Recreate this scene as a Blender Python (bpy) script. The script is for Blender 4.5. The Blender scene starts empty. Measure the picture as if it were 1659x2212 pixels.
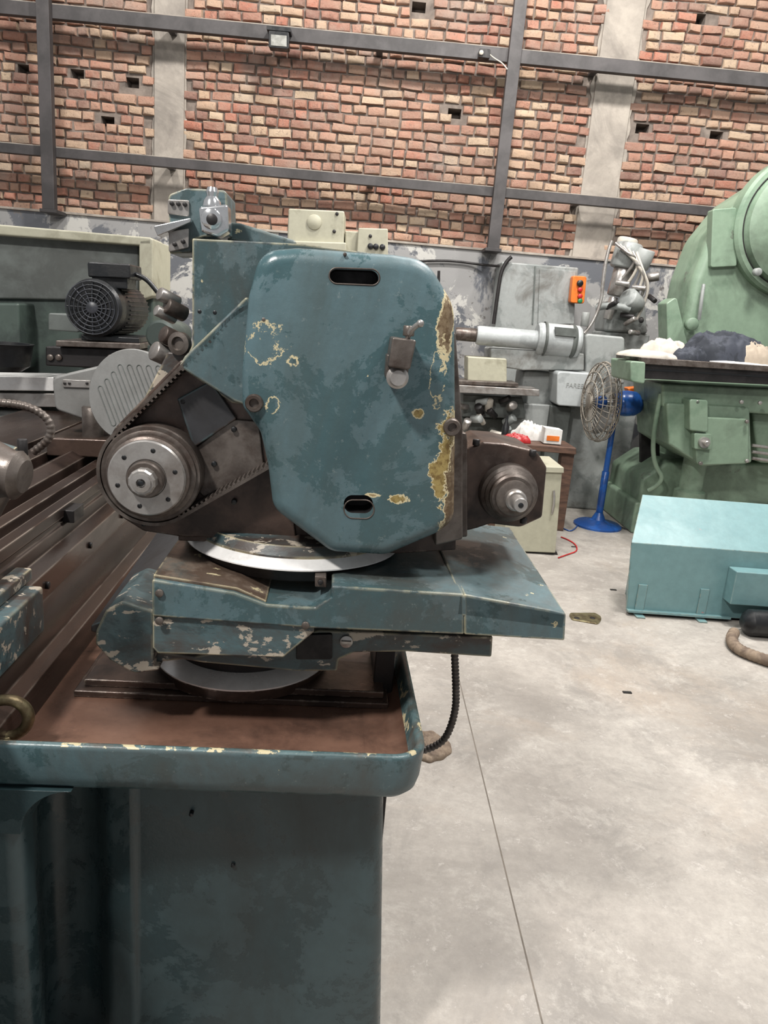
import bpy, bmesh, math, random
from mathutils import Vector, Matrix, noise as mnoise
random.seed(7)
rad=math.radians
# ---------------- camera model -------------
H=1.55; PITCH=rad(14.5); ROLL=rad(4.8); FPX=1600.0
cp,sp=math.cos(PITCH),math.sin(PITCH); cr,sr=math.cos(ROLL),math.sin(ROLL)
Fw=Vector((0,cp,-sp)); R0=Vector((1,0,0)); U0=Vector((0,sp,cp))
Rr=R0*cr+U0*sr; Uu=U0*cr-R0*sr
cam=bpy.data.cameras.new('camera'); camo=bpy.data.objects.new('camera',cam)
bpy.context.scene.collection.objects.link(camo)
m3=Matrix((Rr,Uu,-Fw)).transposed()
camo.matrix_world=Matrix.Translation((0,0,H))@m3.to_4x4()
cam.sensor_fit='VERTICAL'; cam.sensor_height=36; cam.lens=36*FPX/2212; cam.clip_start=0.05
bpy.context.scene.camera=camo
SC=bpy.context.scene
try:
    SC.view_settings.view_transform='Standard'
except Exception as e: print(e)

class Frame:
    """a yawed building/machine frame; measures photo points on real planes of that frame"""
    def __init__(s,yaw):
        s.M=Matrix.Rotation(rad(yaw),4,'Z'); s.I=s.M.inverted()
    def ray(s,u,v):
        d=Fw*FPX+Rr*(u-829.5)-Uu*(v-1106); return s.I.to_3x3()@d
    def y(s,u,v,y):
        d=s.ray(u,v); t=y/d.y; return Vector((d.x*t,y,H+d.z*t))
    def z(s,u,v,z):
        d=s.ray(u,v); t=(z-H)/d.z; return Vector((d.x*t,d.y*t,z))
MF=Frame(4.8); WF=Frame(2.0)

# ---------------- materials ----------------
def C(r,g,b):
    f=lambda c:(c/255/12.92 if c/255<=.04045 else ((c/255+.055)/1.055)**2.4)
    return (f(r),f(g),f(b),1)
def NT(name):
    m=bpy.data.materials.new(name); m.use_nodes=True; nt=m.node_tree; nt.nodes.clear()
    out=nt.nodes.new('ShaderNodeOutputMaterial'); b=nt.nodes.new('ShaderNodeBsdfPrincipled')
    nt.links.new(b.outputs[0],out.inputs[0]); return m,nt,b
def nd(nt,t,ins=None,**props):
    n=nt.nodes.new('ShaderNode'+t)
    for k,v in props.items(): setattr(n,k,v)
    for k,v in (ins or {}).items():
        if isinstance(v,bpy.types.NodeSocket): nt.links.new(v,n.inputs[k])
        else: n.inputs[k].default_value=v
    return n
def nz(nt,vec,s,d=6,r=.6,dist=0):
    return nd(nt,'TexNoise',{'Vector':vec,'Scale':s,'Detail':d,'Roughness':r,'Distortion':dist}).outputs[0]
def mr(nt,val,a,b,c=0,d=1):
    return nd(nt,'MapRange',{0:val,1:a,2:b,3:c,4:d}).outputs[0]
def mx(nt,f,a,b,bt='MIX'):
    return nd(nt,'MixRGB',{'Fac':f,'Color1':a,'Color2':b},blend_type=bt).outputs[0]
def mt(nt,op,a,b=0.0):
    return nd(nt,'Math',{0:a,1:b},operation=op).outputs[0]
def worn(name,c1,c2=None,s=5,th=.5,w=.03,r1=.35,r2=.6,metal=0,chip=None,chip_th=.66,chip_s=22,
         edge=None,bump=.15,dirt=None,dirt_th=.5,spots=None,stretch=(1,1,1),spec=.5,nr=.62,var=.3,grime=None,edge_th=.42,speck=False):
    m,nt,b=NT(name)
    tc=nd(nt,'TexCoord').outputs['Object']
    vec=nd(nt,'Mapping',{'Vector':tc,'Scale':stretch}).outputs[0]
    c2=c2 or tuple(x*.8 for x in c1[:3])+(1,)
    n1=nz(nt,vec,s,10,nr,.3); k=mr(nt,n1,th-w,th+w)
    col=mx(nt,k,c1,c2)
    rough=mr(nt,k,0,1,r1,r2)
    n2=nz(nt,vec,s*7,6,.7)
    col=mx(nt,var,col,mx(nt,mr(nt,n2,.3,.7),(.66,.66,.66,1),(1.2,1.2,1.2,1)),'MULTIPLY')
    if grime:   # soft brown oily film
        g1=nz(nt,nd(nt,'Mapping',{'Vector':tc,'Scale':(1.3,1,.6)}).outputs[0],3.2,8,.7,.5)
        col=mx(nt,mr(nt,g1,.42,.72,0,.75),col,grime)
    if speck:
        col=mx(nt,mr(nt,nz(nt,vec,70,4,.8),.62,.72,0,.3),col,C(140,148,146))
    if dirt:
        n3=nz(nt,vec,s*.7,8,.7,.6); dk=mr(nt,n3,dirt_th-.08,dirt_th+.1)
        col=mx(nt,mt(nt,'MULTIPLY',dk,.85),col,dirt)
    if chip:
        n4=nz(nt,vec,chip_s,8,.65,.2); ck=mr(nt,n4,chip_th,chip_th+.012)
        col=mx(nt,ck,col,chip)
    if edge:
        bv=nd(nt,'Bevel',{'Radius':.006},samples=4).outputs[0]
        g=nd(nt,'NewGeometry').outputs['Normal']
        dt=nd(nt,'VectorMath',{0:bv,1:g},operation='DOT_PRODUCT').outputs['Value']
        ek=mr(nt,dt,.985,.9); n5=nz(nt,vec,35,5,.7)
        ek=mt(nt,'MULTIPLY',ek,mr(nt,n5,edge_th,edge_th+.06))
        ec=mx(nt,mr(nt,nz(nt,vec,20,2),.5,.6),edge,C(70,52,42))
        col=mx(nt,ek,col,ec)
    if spots:
        sx=nd(nt,'SeparateXYZ',{0:tc}); dn=mt(nt,'MULTIPLY',mt(nt,'SUBTRACT',nz(nt,tc,16,8,.7),.5),4.4)
        brk=mr(nt,nz(nt,tc,48,6,.7),.44,.5)
        rust=mx(nt,mr(nt,nz(nt,tc,60,6,.7),.45,.58),(1,1,1,1),(.5,.42,.34,1))
        for (cx,cz,rx,rz,ci,co,inner) in spots:
            a=mt(nt,'DIVIDE',mt(nt,'SUBTRACT',sx.outputs[0],cx),rx)
            c=mt(nt,'DIVIDE',mt(nt,'SUBTRACT',sx.outputs[2],cz),rz)
            d=mt(nt,'SQRT',mt(nt,'ADD',mt(nt,'MULTIPLY',a,a),mt(nt,'MULTIPLY',c,c)))
            d=mt(nt,'ADD',d,dn)
            if ci is None:
                ring=mt(nt,'MULTIPLY',mr(nt,d,1.0,.99),mr(nt,d,inner-.01,inner))
                col=mx(nt,mt(nt,'MULTIPLY',ring,brk),col,co)
            else:
                col=mx(nt,mr(nt,d,1.0,.99),col,co); col=mx(nt,mr(nt,d,inner,inner-.02),col,mx(nt,1.0,ci,rust,'MULTIPLY'))
    nt.links.new(col,b.inputs['Base Color']); nt.links.new(rough,b.inputs['Roughness'])
    b.inputs['Metallic'].default_value=metal
    b.inputs['Specular IOR Level'].default_value=spec
    if bump:
        bp=nd(nt,'Bump',{'Height':nz(nt,vec,s*9,6,.7),'Strength':bump,'Distance':.004})
        nt.links.new(bp.outputs[0],b.inputs['Normal'])
    return m

CREAM=C(186,174,140); GR=C(66,58,50)
teal=worn('teal_paint_worn',C(74,96,101),C(57,80,84),s=8,th=.52,w=.012,r1=.45,r2=.28,chip=CREAM,chip_th=.69,chip_s=18,edge=CREAM,edge_th=.38,nr=.74,grime=GR,speck=True)
teal_dark=worn('teal_paint_shaded',C(56,72,75),C(43,59,62),s=6,th=.5,w=.015,r1=.45,r2=.26,chip=CREAM,chip_th=.74,chip_s=12,nr=.74,grime=C(36,40,39))  # darker copy of the machine teal; shade below the tray put into the colour
teal_dirty=worn('teal_paint_scraped',C(72,93,97),C(56,76,80),s=9,th=.52,w=.015,r1=.45,r2=.38,chip=C(164,154,140),chip_th=.575,chip_s=32,edge=CREAM,edge_th=.34,dirt=C(66,50,42),dirt_th=.52,nr=.74,stretch=(.6,1,1),grime=GR)
scr=worn('scraped_slide_top',C(112,99,88),C(80,66,56),s=9,th=.5,w=.05,r1=.3,r2=.42,metal=.2,chip=CREAM,chip_th=.62,chip_s=24,edge=CREAM,edge_th=.3,dirt=C(60,80,82),dirt_th=.6,nr=.72)
brown=worn('oily_brown_metal',C(84,68,60),C(50,41,37),s=9,th=.5,w=.12,r1=.25,r2=.42,metal=.35,bump=.12,dirt=C(112,100,92),dirt_th=.68,edge=C(150,138,126),edge_th=.5)
bedm=worn('oily_bed_iron',C(62,49,43),C(42,33,30),s=7,th=.5,w=.15,r1=.22,r2=.38,metal=.35,bump=.08,stretch=(1,.25,1),edge=C(150,138,128),edge_th=.3)  # edge colour: bare steel, with the highlights along the ways painted in
pan_m=worn('oily_rust_pan',C(118,90,76),C(92,67,56),s=5,th=.52,w=.2,r1=.16,r2=.34,metal=.1,dirt=C(54,41,36),dirt_th=.6,bump=.08)
bronze=worn('dark_oily_casting',C(112,104,98),C(72,64,59),s=14,th=.5,w=.12,r1=.3,r2=.5,metal=.5,dirt=C(62,46,38),dirt_th=.58)
dark=worn('blackened_steel',C(44,41,41),C(26,24,24),s=9,th=.5,w=.1,r1=.4,r2=.6,metal=.3)
guardm=worn('way_guard_sheet',C(66,66,68),C(50,48,48),s=5,th=.5,w=.1,r1=.3,r2=.4,metal=.4,edge=C(90,116,120),edge_th=.2)
black=worn('black_plastic',C(24,26,28),C(14,15,17),s=10,r1=.3,r2=.45)
steel=worn('machined_steel',C(170,166,162),C(120,112,106),s=9,th=.55,w=.12,r1=.28,r2=.42,metal=.65)
satin=worn('satin_grey_metal',C(134,134,132),C(116,115,112),s=5,th=.55,w=.15,r1=.4,r2=.5,metal=.25)
chrome=worn('bright_ground_steel',C(240,238,235),C(212,208,204),s=6,th=.6,w=.1,r1=.24,r2=.34,metal=.3,bump=.03,dirt=C(130,116,104),dirt_th=.66)  # near-white, mostly non-metal colour stands in for highlights on the ground steel
chrome2=worn('polished_chrome',C(228,228,228),C(190,188,186),s=9,th=.55,w=.1,r1=.12,r2=.25,metal=.95,bump=.03)
greym=worn('grey_machine_paint',C(142,145,143),C(120,124,122),s=4,th=.55,r1=.45,r2=.5,dirt=C(92,89,84),dirt_th=.6)
greyd=worn('dark_grey_paint',C(94,99,96),C(72,75,72),s=5,th=.5,w=.1,r1=.5,r2=.6)
beige=worn('beige_machine_paint',C(164,161,142),C(146,143,124),s=3,th=.6,r1=.5,r2=.5,dirt=C(112,105,88),dirt_th=.62)
green=worn('green_machine_paint',C(122,142,122),C(104,126,106),s=2.5,th=.58,w=.05,r1=.4,r2=.48,dirt=C(84,96,82),dirt_th=.58,chip=C(96,104,92),chip_th=.66,chip_s=5)
olive=worn('old_green_paint',C(64,76,70),C(46,56,52),s=3,th=.5,r1=.5,r2=.6)
aqua=worn('aqua_guard_paint',C(106,138,140),C(97,130,133),s=3,th=.55,w=.1,r1=.35,r2=.45,chip=C(156,116,116),chip_th=.7,chip_s=9,edge=C(150,140,120))
blue=worn('blue_enamel',C(34,84,156),C(28,68,130),s=6,r1=.25,r2=.3)
orange=worn('orange_plastic',C(214,112,40),C(196,100,34),s=6,r1=.4,r2=.4)
redm=worn('red_plastic',C(176,38,38),C(150,28,30),s=6,r1=.4,r2=.4)
greenb=worn('green_plastic',C(40,120,74),None,s=6)
white=worn('white_cloth',C(186,180,170),C(164,157,146),s=6,th=.5,w=.2,r1=.9,r2=.9)
tan_c=worn('tan_cloth',C(164,152,136),C(140,128,114),s=6,th=.5,w=.2,r1=.9,r2=.9)
navy=worn('navy_cloth',C(48,52,62),C(34,38,46),s=6,r1=.75,r2=.85)
paper=worn('paper_white',C(208,206,202),C(194,192,187),s=6,r1=.8,r2=.8)
wood=worn('dark_wood',C(98,72,58),C(68,49,40),s=6,th=.5,w=.1,r1=.6,r2=.7,stretch=(1,6,6))
brass=worn('brass_eye',C(160,150,116),C(104,92,70),s=20,w=.1,r1=.3,r2=.4,metal=.8)
iron=worn('frame_iron',C(66,62,62),C(50,47,47),s=3,th=.5,w=.1,r1=.55,r2=.65,bump=.05)
dust=worn('dusty_ledge',C(158,150,140),C(130,122,114),s=4,th=.5,w=.1,r1=.9,r2=.9)
conc=worn('column_concrete',C(158,150,140),C(132,125,117),s=2.2,th=.52,w=.12,r1=.9,r2=.95,bump=.6,dirt=C(108,102,96),dirt_th=.58)
rope=worn('hose_rubber_brown',C(128,112,95),C(94,79,67),s=20,w=.1,r1=.8,r2=.8)
hosem=worn('flex_conduit',C(92,86,82),C(66,60,57),s=20,w=.1,r1=.4,r2=.5,metal=.4)
lens_m=worn('lamp_glass',C(150,150,145),C(130,130,125),s=5,r1=.15,r2=.2)

def brick_mat():
    m,nt,b=NT('brick_faces'); g=nd(nt,'NewGeometry'); ri=g.outputs['Random Per Island']
    tc=nd(nt,'TexCoord').outputs['Object']
    ramp=nt.nodes.new('ShaderNodeValToRGB'); nt.links.new(ri,ramp.inputs[0])
    cs=[C(150,97,82),C(166,108,90),C(178,128,107),C(168,118,99),C(186,156,130),C(156,108,92),C(178,138,116),C(130,90,80),C(182,150,125),C(172,106,86),C(192,168,142),C(160,116,100)]
    cr_=ramp.color_ramp; cr_.interpolation='CONSTANT'
    cr_.elements[0].color=cs[0]; cr_.elements[1].position=1/12; cr_.elements[1].color=cs[1]
    for i in range(2,12):
        e=cr_.elements.new(i/12); e.color=cs[i]
    n=nz(nt,tc,11,8,.75); col=mx(nt,mr(nt,n,.3,.7,0,.8),ramp.outputs[0],mx(nt,.5,ramp.outputs[0],C(184,166,148)))
    col=mx(nt,mr(nt,nz(nt,tc,32,4,.7),.57,.67,0,.6),col,C(96,76,68))
    col=mx(nt,mr(nt,nz(nt,tc,.8,5,.6),.42,.65,0,.45),col,C(180,154,134))
    col=mx(nt,mr(nt,nz(nt,tc,1.3,6,.7),.54,.70,0,.6),col,C(158,148,138))
    col=mx(nt,mr(nt,nz(nt,tc,.6,5,.7,.5),.5,.7,0,.4),col,C(102,86,78))
    nt.links.new(col,b.inputs['Base Color']); b.inputs['Roughness'].default_value=.95
    bp=nd(nt,'Bump',{'Height':nz(nt,tc,40,6,.8),'Strength':.8,'Distance':.02}); nt.links.new(bp.outputs[0],b.inputs['Normal'])
    return m
brickm=brick_mat()
mortar=worn('mortar',C(130,119,110),C(90,81,75),s=6,th=.5,w=.15,r1=.95,r2=.95,bump=.8)
def plaster_mat():
    m,nt,b=NT('flaking_plaster'); tc=nd(nt,'TexCoord').outputs['Object']
    n=nz(nt,tc,1.4,9,.68,.5)
    col=mx(nt,mr(nt,n,.47,.5),C(90,92,97),C(136,135,134))
    col=mx(nt,mr(nt,nz(nt,tc,2.2,9,.7,.4),.55,.57),col,C(172,170,165))
    col=mx(nt,mr(nt,nz(nt,tc,4,8,.7),.62,.64),col,C(98,94,92))
    nt.links.new(col,b.inputs['Base Color']); b.inputs['Roughness'].default_value=.9
    bp=nd(nt,'Bump',{'Height':n,'Strength':.5,'Distance':.02}); nt.links.new(bp.outputs[0],b.inputs['Normal']); return m
plaster=plaster_mat()
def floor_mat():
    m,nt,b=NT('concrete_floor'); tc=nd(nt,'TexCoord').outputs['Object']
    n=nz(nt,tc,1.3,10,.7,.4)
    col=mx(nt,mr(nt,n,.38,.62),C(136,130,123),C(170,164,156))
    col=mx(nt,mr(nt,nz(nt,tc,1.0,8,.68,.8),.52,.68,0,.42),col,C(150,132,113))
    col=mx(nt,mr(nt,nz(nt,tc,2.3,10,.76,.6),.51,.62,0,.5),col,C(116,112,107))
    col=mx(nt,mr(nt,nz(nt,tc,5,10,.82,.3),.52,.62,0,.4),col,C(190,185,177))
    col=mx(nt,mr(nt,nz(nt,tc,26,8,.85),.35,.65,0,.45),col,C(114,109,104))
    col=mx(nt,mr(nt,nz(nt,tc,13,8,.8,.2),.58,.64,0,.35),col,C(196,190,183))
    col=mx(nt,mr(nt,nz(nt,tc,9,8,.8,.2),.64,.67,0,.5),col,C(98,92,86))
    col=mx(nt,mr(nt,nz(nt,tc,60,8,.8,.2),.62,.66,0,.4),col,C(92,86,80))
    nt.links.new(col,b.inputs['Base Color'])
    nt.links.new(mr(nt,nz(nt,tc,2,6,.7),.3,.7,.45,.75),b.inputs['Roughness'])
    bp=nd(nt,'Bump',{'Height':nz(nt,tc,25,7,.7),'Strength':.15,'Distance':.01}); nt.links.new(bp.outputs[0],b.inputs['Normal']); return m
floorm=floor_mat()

# ---------------- mesh helpers ----------------
def link(o): SC.collection.objects.link(o); return o
class Root:
    def __init__(s,name,fr,org):
        s.fr=fr; s.o=link(bpy.data.objects.new(name,None)); s.o.empty_display_size=.1
        s.o.matrix_world=fr.M@Matrix.Translation(org); s.inv=s.o.matrix_world.inverted()
    def add(s,ob):
        ob.parent=s.o; ob.matrix_parent_inverse=s.inv; ob.matrix_basis=s.fr.M; return ob
def fin(name,bm,mat,root,bevel=0,seg=3,ang=35,smooth=True):
    bmesh.ops.recalc_face_normals(bm,faces=bm.faces)
    me=bpy.data.meshes.new(name); bm.to_mesh(me); bm.free()
    if smooth:
        me.polygons.foreach_set('use_smooth',[True]*len(me.polygons)); me.set_sharp_from_angle(angle=rad(ang))
    o=link(bpy.data.objects.new(name,me)); me.materials.append(mat)
    if isinstance(root,Root): root.add(o)
    elif root is not None: o.matrix_world=root.M
    if bevel:
        b=o.modifiers.new('bevel','BEVEL'); b.width=bevel; b.segments=seg; b.limit_method='ANGLE'; b.angle_limit=rad(ang)
        b.use_clamp_overlap=True; b.harden_normals=True
    return o
def rp(pts,n=6):
    out=[];N=len(pts)
    for i in range(N):
        p=Vector(pts[i][:2]); r=pts[i][2] if len(pts[i])>2 else 0
        if r<=0: out.append(p);continue
        a=Vector(pts[i-1][:2])-p; b=Vector(pts[(i+1)%N][:2])-p
        la,lb=a.length,b.length; a.normalize(); b.normalize(); ang=a.angle(b)
        if ang>3.1: out.append(p);continue
        t=min(r/math.tan(ang/2),la*.49,lb*.49); rr=t*math.tan(ang/2)
        p0=p+a*t;p1=p+b*t; c=p+(a+b).normalized()*(rr/math.sin(ang/2))
        a0=math.atan2(p0.y-c.y,p0.x-c.x); a1=math.atan2(p1.y-c.y,p1.x-c.x); d=(a1-a0+math.pi)%(2*math.pi)-math.pi
        for k in range(n+1):
            t_=a0+d*k/n; out.append(Vector((c.x+rr*math.cos(t_),c.y+rr*math.sin(t_))))
    return out
def extr(name,ring0,ring1,mat,root,bevel=0,seg=3,ang=35):
    bm=bmesh.new(); a=[bm.verts.new(p) for p in ring0]; b=[bm.verts.new(p) for p in ring1]; n=len(a)
    bm.faces.new(a); bm.faces.new(b[::-1])
    for i in range(n): bm.faces.new((a[i],b[i],b[(i+1)%n],a[(i+1)%n]))
    return fin(name,bm,mat,root,bevel,seg,ang)
FLOORV=1390
def pp(name,px,y0,y1,mat,root,bevel=.003,seg=3,n=6,ang=35):
    """outline measured on plane y0; entries with v>=FLOORV mean 'straight down to the floor'"""
    fr=root.fr; R_=rp(px,n); P=[fr.y(a.x,a.y,y0) for a in R_]; N=len(P)
    if y0>1.9:
        fl=[a.y>=FLOORV for a in R_]
        for i in range(N):
            if fl[i]:
                j=(i-1)%N if not fl[(i-1)%N] else (i+1)%N
                P[i]=Vector((P[j].x,y0,0))
    for p in P: p.z=max(p.z,0.0)
    return extr(name,P,[Vector((p.x,y1,p.z)) for p in P],mat,root,bevel,seg,ang)
def plan(name,xy,z0,z1,mat,root,bevel=.003,n=6,ang=35):
    P=rp(xy,n); return extr(name,[Vector((p.x,p.y,z0)) for p in P],[Vector((p.x,p.y,z1)) for p in P],mat,root,bevel,3,ang)
def box(name,x0,x1,y0,y1,z0,z1,mat,root,bevel=.003):
    return plan(name,[(x0,y0),(x1,y0),(x1,y1),(x0,y1)],z0,z1,mat,root,bevel)
def lathe(name,c,axis,prof,mat,root,seg=48,ang=30):
    c=Vector(c); ax=Vector(axis).normalized(); e1=ax.orthogonal().normalized(); e2=ax.cross(e1)
    bm=bmesh.new(); rings=[]
    for r,t in prof:
        rings.append([bm.verts.new(c+ax*t+(e1*math.cos(2*math.pi*k/seg)+e2*math.sin(2*math.pi*k/seg))*max(r,1e-5)) for k in range(seg)])
    for i in range(len(rings)-1):
        for k in range(seg):
            bm.faces.new((rings[i][k],rings[i][(k+1)%seg],rings[i+1][(k+1)%seg],rings[i+1][k]))
    bm.faces.new(rings[0]); bm.faces.new(rings[-1])
    return fin(name,bm,mat,root,0,ang=ang)
def cyl(name,c,axis,r,L,mat,root,seg=32,bv=.12):
    b=min(r,L)*bv
    return lathe(name,c,axis,[(r-b,0),(r,b),(r,L-b),(r-b,L)],mat,root,seg,ang=50)
def tube(name,pts,r,mat,root,closed=False,smooth=True,res=4):
    cu=bpy.data.curves.new(name,'CURVE'); cu.dimensions='3D'; cu.bevel_depth=r; cu.bevel_resolution=res; cu.use_fill_caps=True
    s=cu.splines.new('NURBS' if smooth and len(pts)>2 else 'POLY'); s.points.add(len(pts)-1)
    for i,p in enumerate(pts): s.points[i].co=(*p,1)
    if s.type=='NURBS': s.order_u=3; s.use_endpoint_u=not closed; s.resolution_u=8
    s.use_cyclic_u=closed
    cu.materials.append(mat); o=link(bpy.data.objects.new(name,cu))
    if isinstance(root,Root): root.add(o)
    return o
def chaikin(P,it=3):
    for _ in range(it):
        Q_=[P[0]]
        for a,b in zip(P[:-1],P[1:]): Q_+= [a.lerp(b,.25),a.lerp(b,.75)]
        P=Q_+[P[-1]]
    return P
def ribbed(name,pts,r,r2,step,mat,root,seg=14):
    P=chaikin([Vector(p) for p in pts]); S=[];acc=0
    for a,b in zip(P[:-1],P[1:]):
        L_=(b-a).length; t=acc
        if L_<1e-9: continue
        while t<L_: S.append((a.lerp(b,t/L_),(b-a).normalized())); t+=step
        acc=t-L_
    bm=bmesh.new(); prev=None; e1=None
    for i,(p,d) in enumerate(S):
        e1=(d.orthogonal() if e1 is None else (e1-d*e1.dot(d))).normalized(); e2=d.cross(e1); rr=r if (i//2)%2 else r2
        ring=[bm.verts.new(p+(e1*math.cos(2*math.pi*k/seg)+e2*math.sin(2*math.pi*k/seg))*rr) for k in range(seg)]
        if prev:
            for k in range(seg): bm.faces.new((prev[k],prev[(k+1)%seg],ring[(k+1)%seg],ring[k]))
        else: bm.faces.new(ring)
        prev=ring
    bm.faces.new(prev); return fin(name,bm,mat,root,ang=70)
def mound(name,c,rx,ry,h,mat,root,n=44,seed=0,fold=3,yaw=0,flat=.5):
    bm=bmesh.new(); g={}
    for i in range(n+1):
        for j in range(n+1):
            a=-1+2*i/n;b=-1+2*j/n; x=a*math.sqrt(1-b*b/2); y=b*math.sqrt(1-a*a/2); r2=x*x+y*y
            f=1+.3*mnoise.noise(Vector((x*1.8,y*1.8,seed+3.3)))
            lo=.5+.5*mnoise.noise(Vector((x*1.3+seed,y*1.3,seed*1.7)))
            rg=1-abs(mnoise.noise(Vector((x*fold+seed,y*fold*1.4+.4*x*fold,seed+.5))))*2
            rg2=1-abs(mnoise.noise(Vector((x*fold*2.3+seed,y*fold*.8,seed+8.5))))*2
            hh=h*max(0,1-r2)**.4*(flat+(1-flat)*lo+.2*rg+.1*rg2)
            X,Y=x*rx*f,y*ry*f
            g[i,j]=bm.verts.new((c[0]+X,c[1]+Y,c[2]+max(hh,.004)))
    for i in range(n):
        for j in range(n): bm.faces.new((g[i,j],g[i+1,j],g[i+1,j+1],g[i,j+1]))
    ed=[e for e in bm.edges if e.is_boundary]
    r=bmesh.ops.extrude_edge_only(bm,edges=ed)
    for v in r['geom']:
        if isinstance(v,bmesh.types.BMVert): v.co.z=c[2]
    return fin(name,bm,mat,root,0,ang=80)

# ================= ROOM =================
YW=8.0
zp=WF.y(840,522,YW-.1).z
x0w,x1w=-7.0,8.5; ztop=6.4
def addbox(bm,x0,x1,y0,y1,z0,z1):
    v=[bm.verts.new(p) for p in ((x0,y0,z0),(x1,y0,z0),(x1,y1,z0),(x0,y1,z0),(x0,y0,z1),(x1,y0,z1),(x1,y1,z1),(x0,y1,z1))]
    for f in ((3,2,1,0),(4,5,6,7),(0,1,5,4),(1,2,6,5),(2,3,7,6),(3,0,4,7)): bm.faces.new([v[i] for i in f])
holes=[WF.y(u,v,YW) for u,v in ((52,150),(166,160),(285,178),(232,262),(982,245),(1388,278),(1548,294),(905,15),(1510,40))]
bm=bmesh.new(); addbox(bm,x0w,x1w,YW+.010,YW+.3,0,ztop)
wall=fin('wall_back',bm,mortar,WF,smooth=False)
bm=bmesh.new()
for h in holes: addbox(bm,h.x-.065,h.x+.065,YW-.05,YW+.2,h.z-.045,h.z+.045)
cut_=fin('cutter',bm,dark,WF,smooth=False)
md=wall.modifiers.new('h','BOOLEAN'); md.object=cut_; md.solver='EXACT'; md.operation='DIFFERENCE'
bpy.context.view_layer.update()
me_=bpy.data.meshes.new_from_object(wall.evaluated_get(bpy.context.evaluated_depsgraph_get())); wall.modifiers.clear(); wall.data=me_
bpy.data.objects.remove(cut_)
def child(o):
    o.parent=wall; o.matrix_parent_inverse=WF.M.inverted(); return o
colL=(WF.y(335,200,YW).x,WF.y(399,200,YW).x)
colR=(WF.y(1283,200,YW).x,WF.y(1283,200,YW).x+.37)
bm=bmesh.new(); z=zp+.01
J=lambda a:random.uniform(-a,a)
while z<ztop:
    hgt=.072+J(.007); x=x0w+random.random()*.1
    while x<x1w:
        L=random.choice([.2,.105,.115,.15,.21,.12,.17,.13]); L+=J(.016)
        cx,cz=x+L/2,z+hgt/2
        skip=any(abs(cx-h.x)<.085 and abs(cz-h.z)<.055 for h in holes)
        if (colL[0]-.02<cx<colL[1]+.02) or (colR[0]-.02<cx<colR[1]+.02): skip=True
        if not skip:
            d=.020+J(.011)-(.014 if random.random()<.06 else 0); g=.004
            dz=.03*mnoise.noise(Vector((cx*1.1,cz*.6,0)))+J(.003)
            rot=J(.05); out=[]; tx=J(.006); tz=J(.004)
            for (ins,yy) in ((0,YW+.02),(.003,YW-d*.45),(.009,YW-d*.9),(.019,YW-d)):
                ring=[]
                for sx,sz in ((-1,-1),(0,-1.0),(1,-1),(1,1),(0,1.0),(-1,1)):
                    px_=sx*(L/2-g/2-ins)+J(.006); pz_=sz*(hgt/2-ins*.8)+J(.005)
                    ring.append(bm.verts.new((cx+px_-pz_*rot,yy+J(.002)+tx*sx+tz*sz,cz+dz+pz_+px_*rot)))
                out.append(ring)
            for a in range(3):
                for k in range(6): bm.faces.new((out[a][k],out[a][(k+1)%6],out[a+1][(k+1)%6],out[a+1][k]))
            bm.faces.new(out[3])
        x+=L+.011
    z+=hgt+.015
child(fin('bricks',bm,brickm,WF,ang=50))
class WR(Root):
    def __init__(s): s.fr=WF; s.o=wall; s.inv=WF.M.inverted()
wr=WR()
# smeared mortar patches along the pillars
for (ca,cb) in (colL,colR):
    bm=bmesh.new(); Lp=[];Rp=[]
    k=0; z=zp
    while z<=ztop:
        Lp.append((ca-.015-.05*abs(mnoise.noise(Vector((0,z*5,ca)))),z)); Rp.append((cb+.015+.05*abs(mnoise.noise(Vector((3,z*5,cb)))),z)); z+=.05
    ring=[Vector((x,YW-.008,z_)) for x,z_ in Lp]+[Vector((x,YW-.008,z_)) for x,z_ in reversed(Rp)]
    extr('pillar_mortar',ring,[p+Vector((0,.05,0)) for p in ring],conc,wr,0)
box('concrete_pillar_1',colL[0],colL[1],YW-.03,YW+.2,0,ztop,conc,wr,.006)
box('concrete_pillar_2',colR[0],colR[1],YW-.03,YW+.2,0,ztop,conc,wr,.006)
box('plaster_band',x0w,x1w,YW-.12,YW+.1,0,zp,plaster,wr,.01)
box('ledge_top',x0w,x1w,YW-.14,YW,zp-.01,zp+.012,dust,wr,.004)
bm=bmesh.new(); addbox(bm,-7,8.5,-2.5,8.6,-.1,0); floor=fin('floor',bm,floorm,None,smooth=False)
a=WF.z(985,1440,0); b=WF.z(1172,2212,0); a=WF.M@a; b=WF.M@b; d=(b-a).normalized(); a=a-d*4; b=b+d*1
nrm=Vector((-d.y,d.x,0))*.0022
jb=bmesh.new(); vs=[jb.verts.new(p+Vector((0,0,.0006))) for p in (a+nrm,b+nrm,b-nrm,a-nrm)]; jb.faces.new(vs)
jo=fin('floor_joint',jb,worn('joint_dark',C(112,104,95),None,s=5,r1=.9,r2=.9),None); jo.parent=floor
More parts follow.
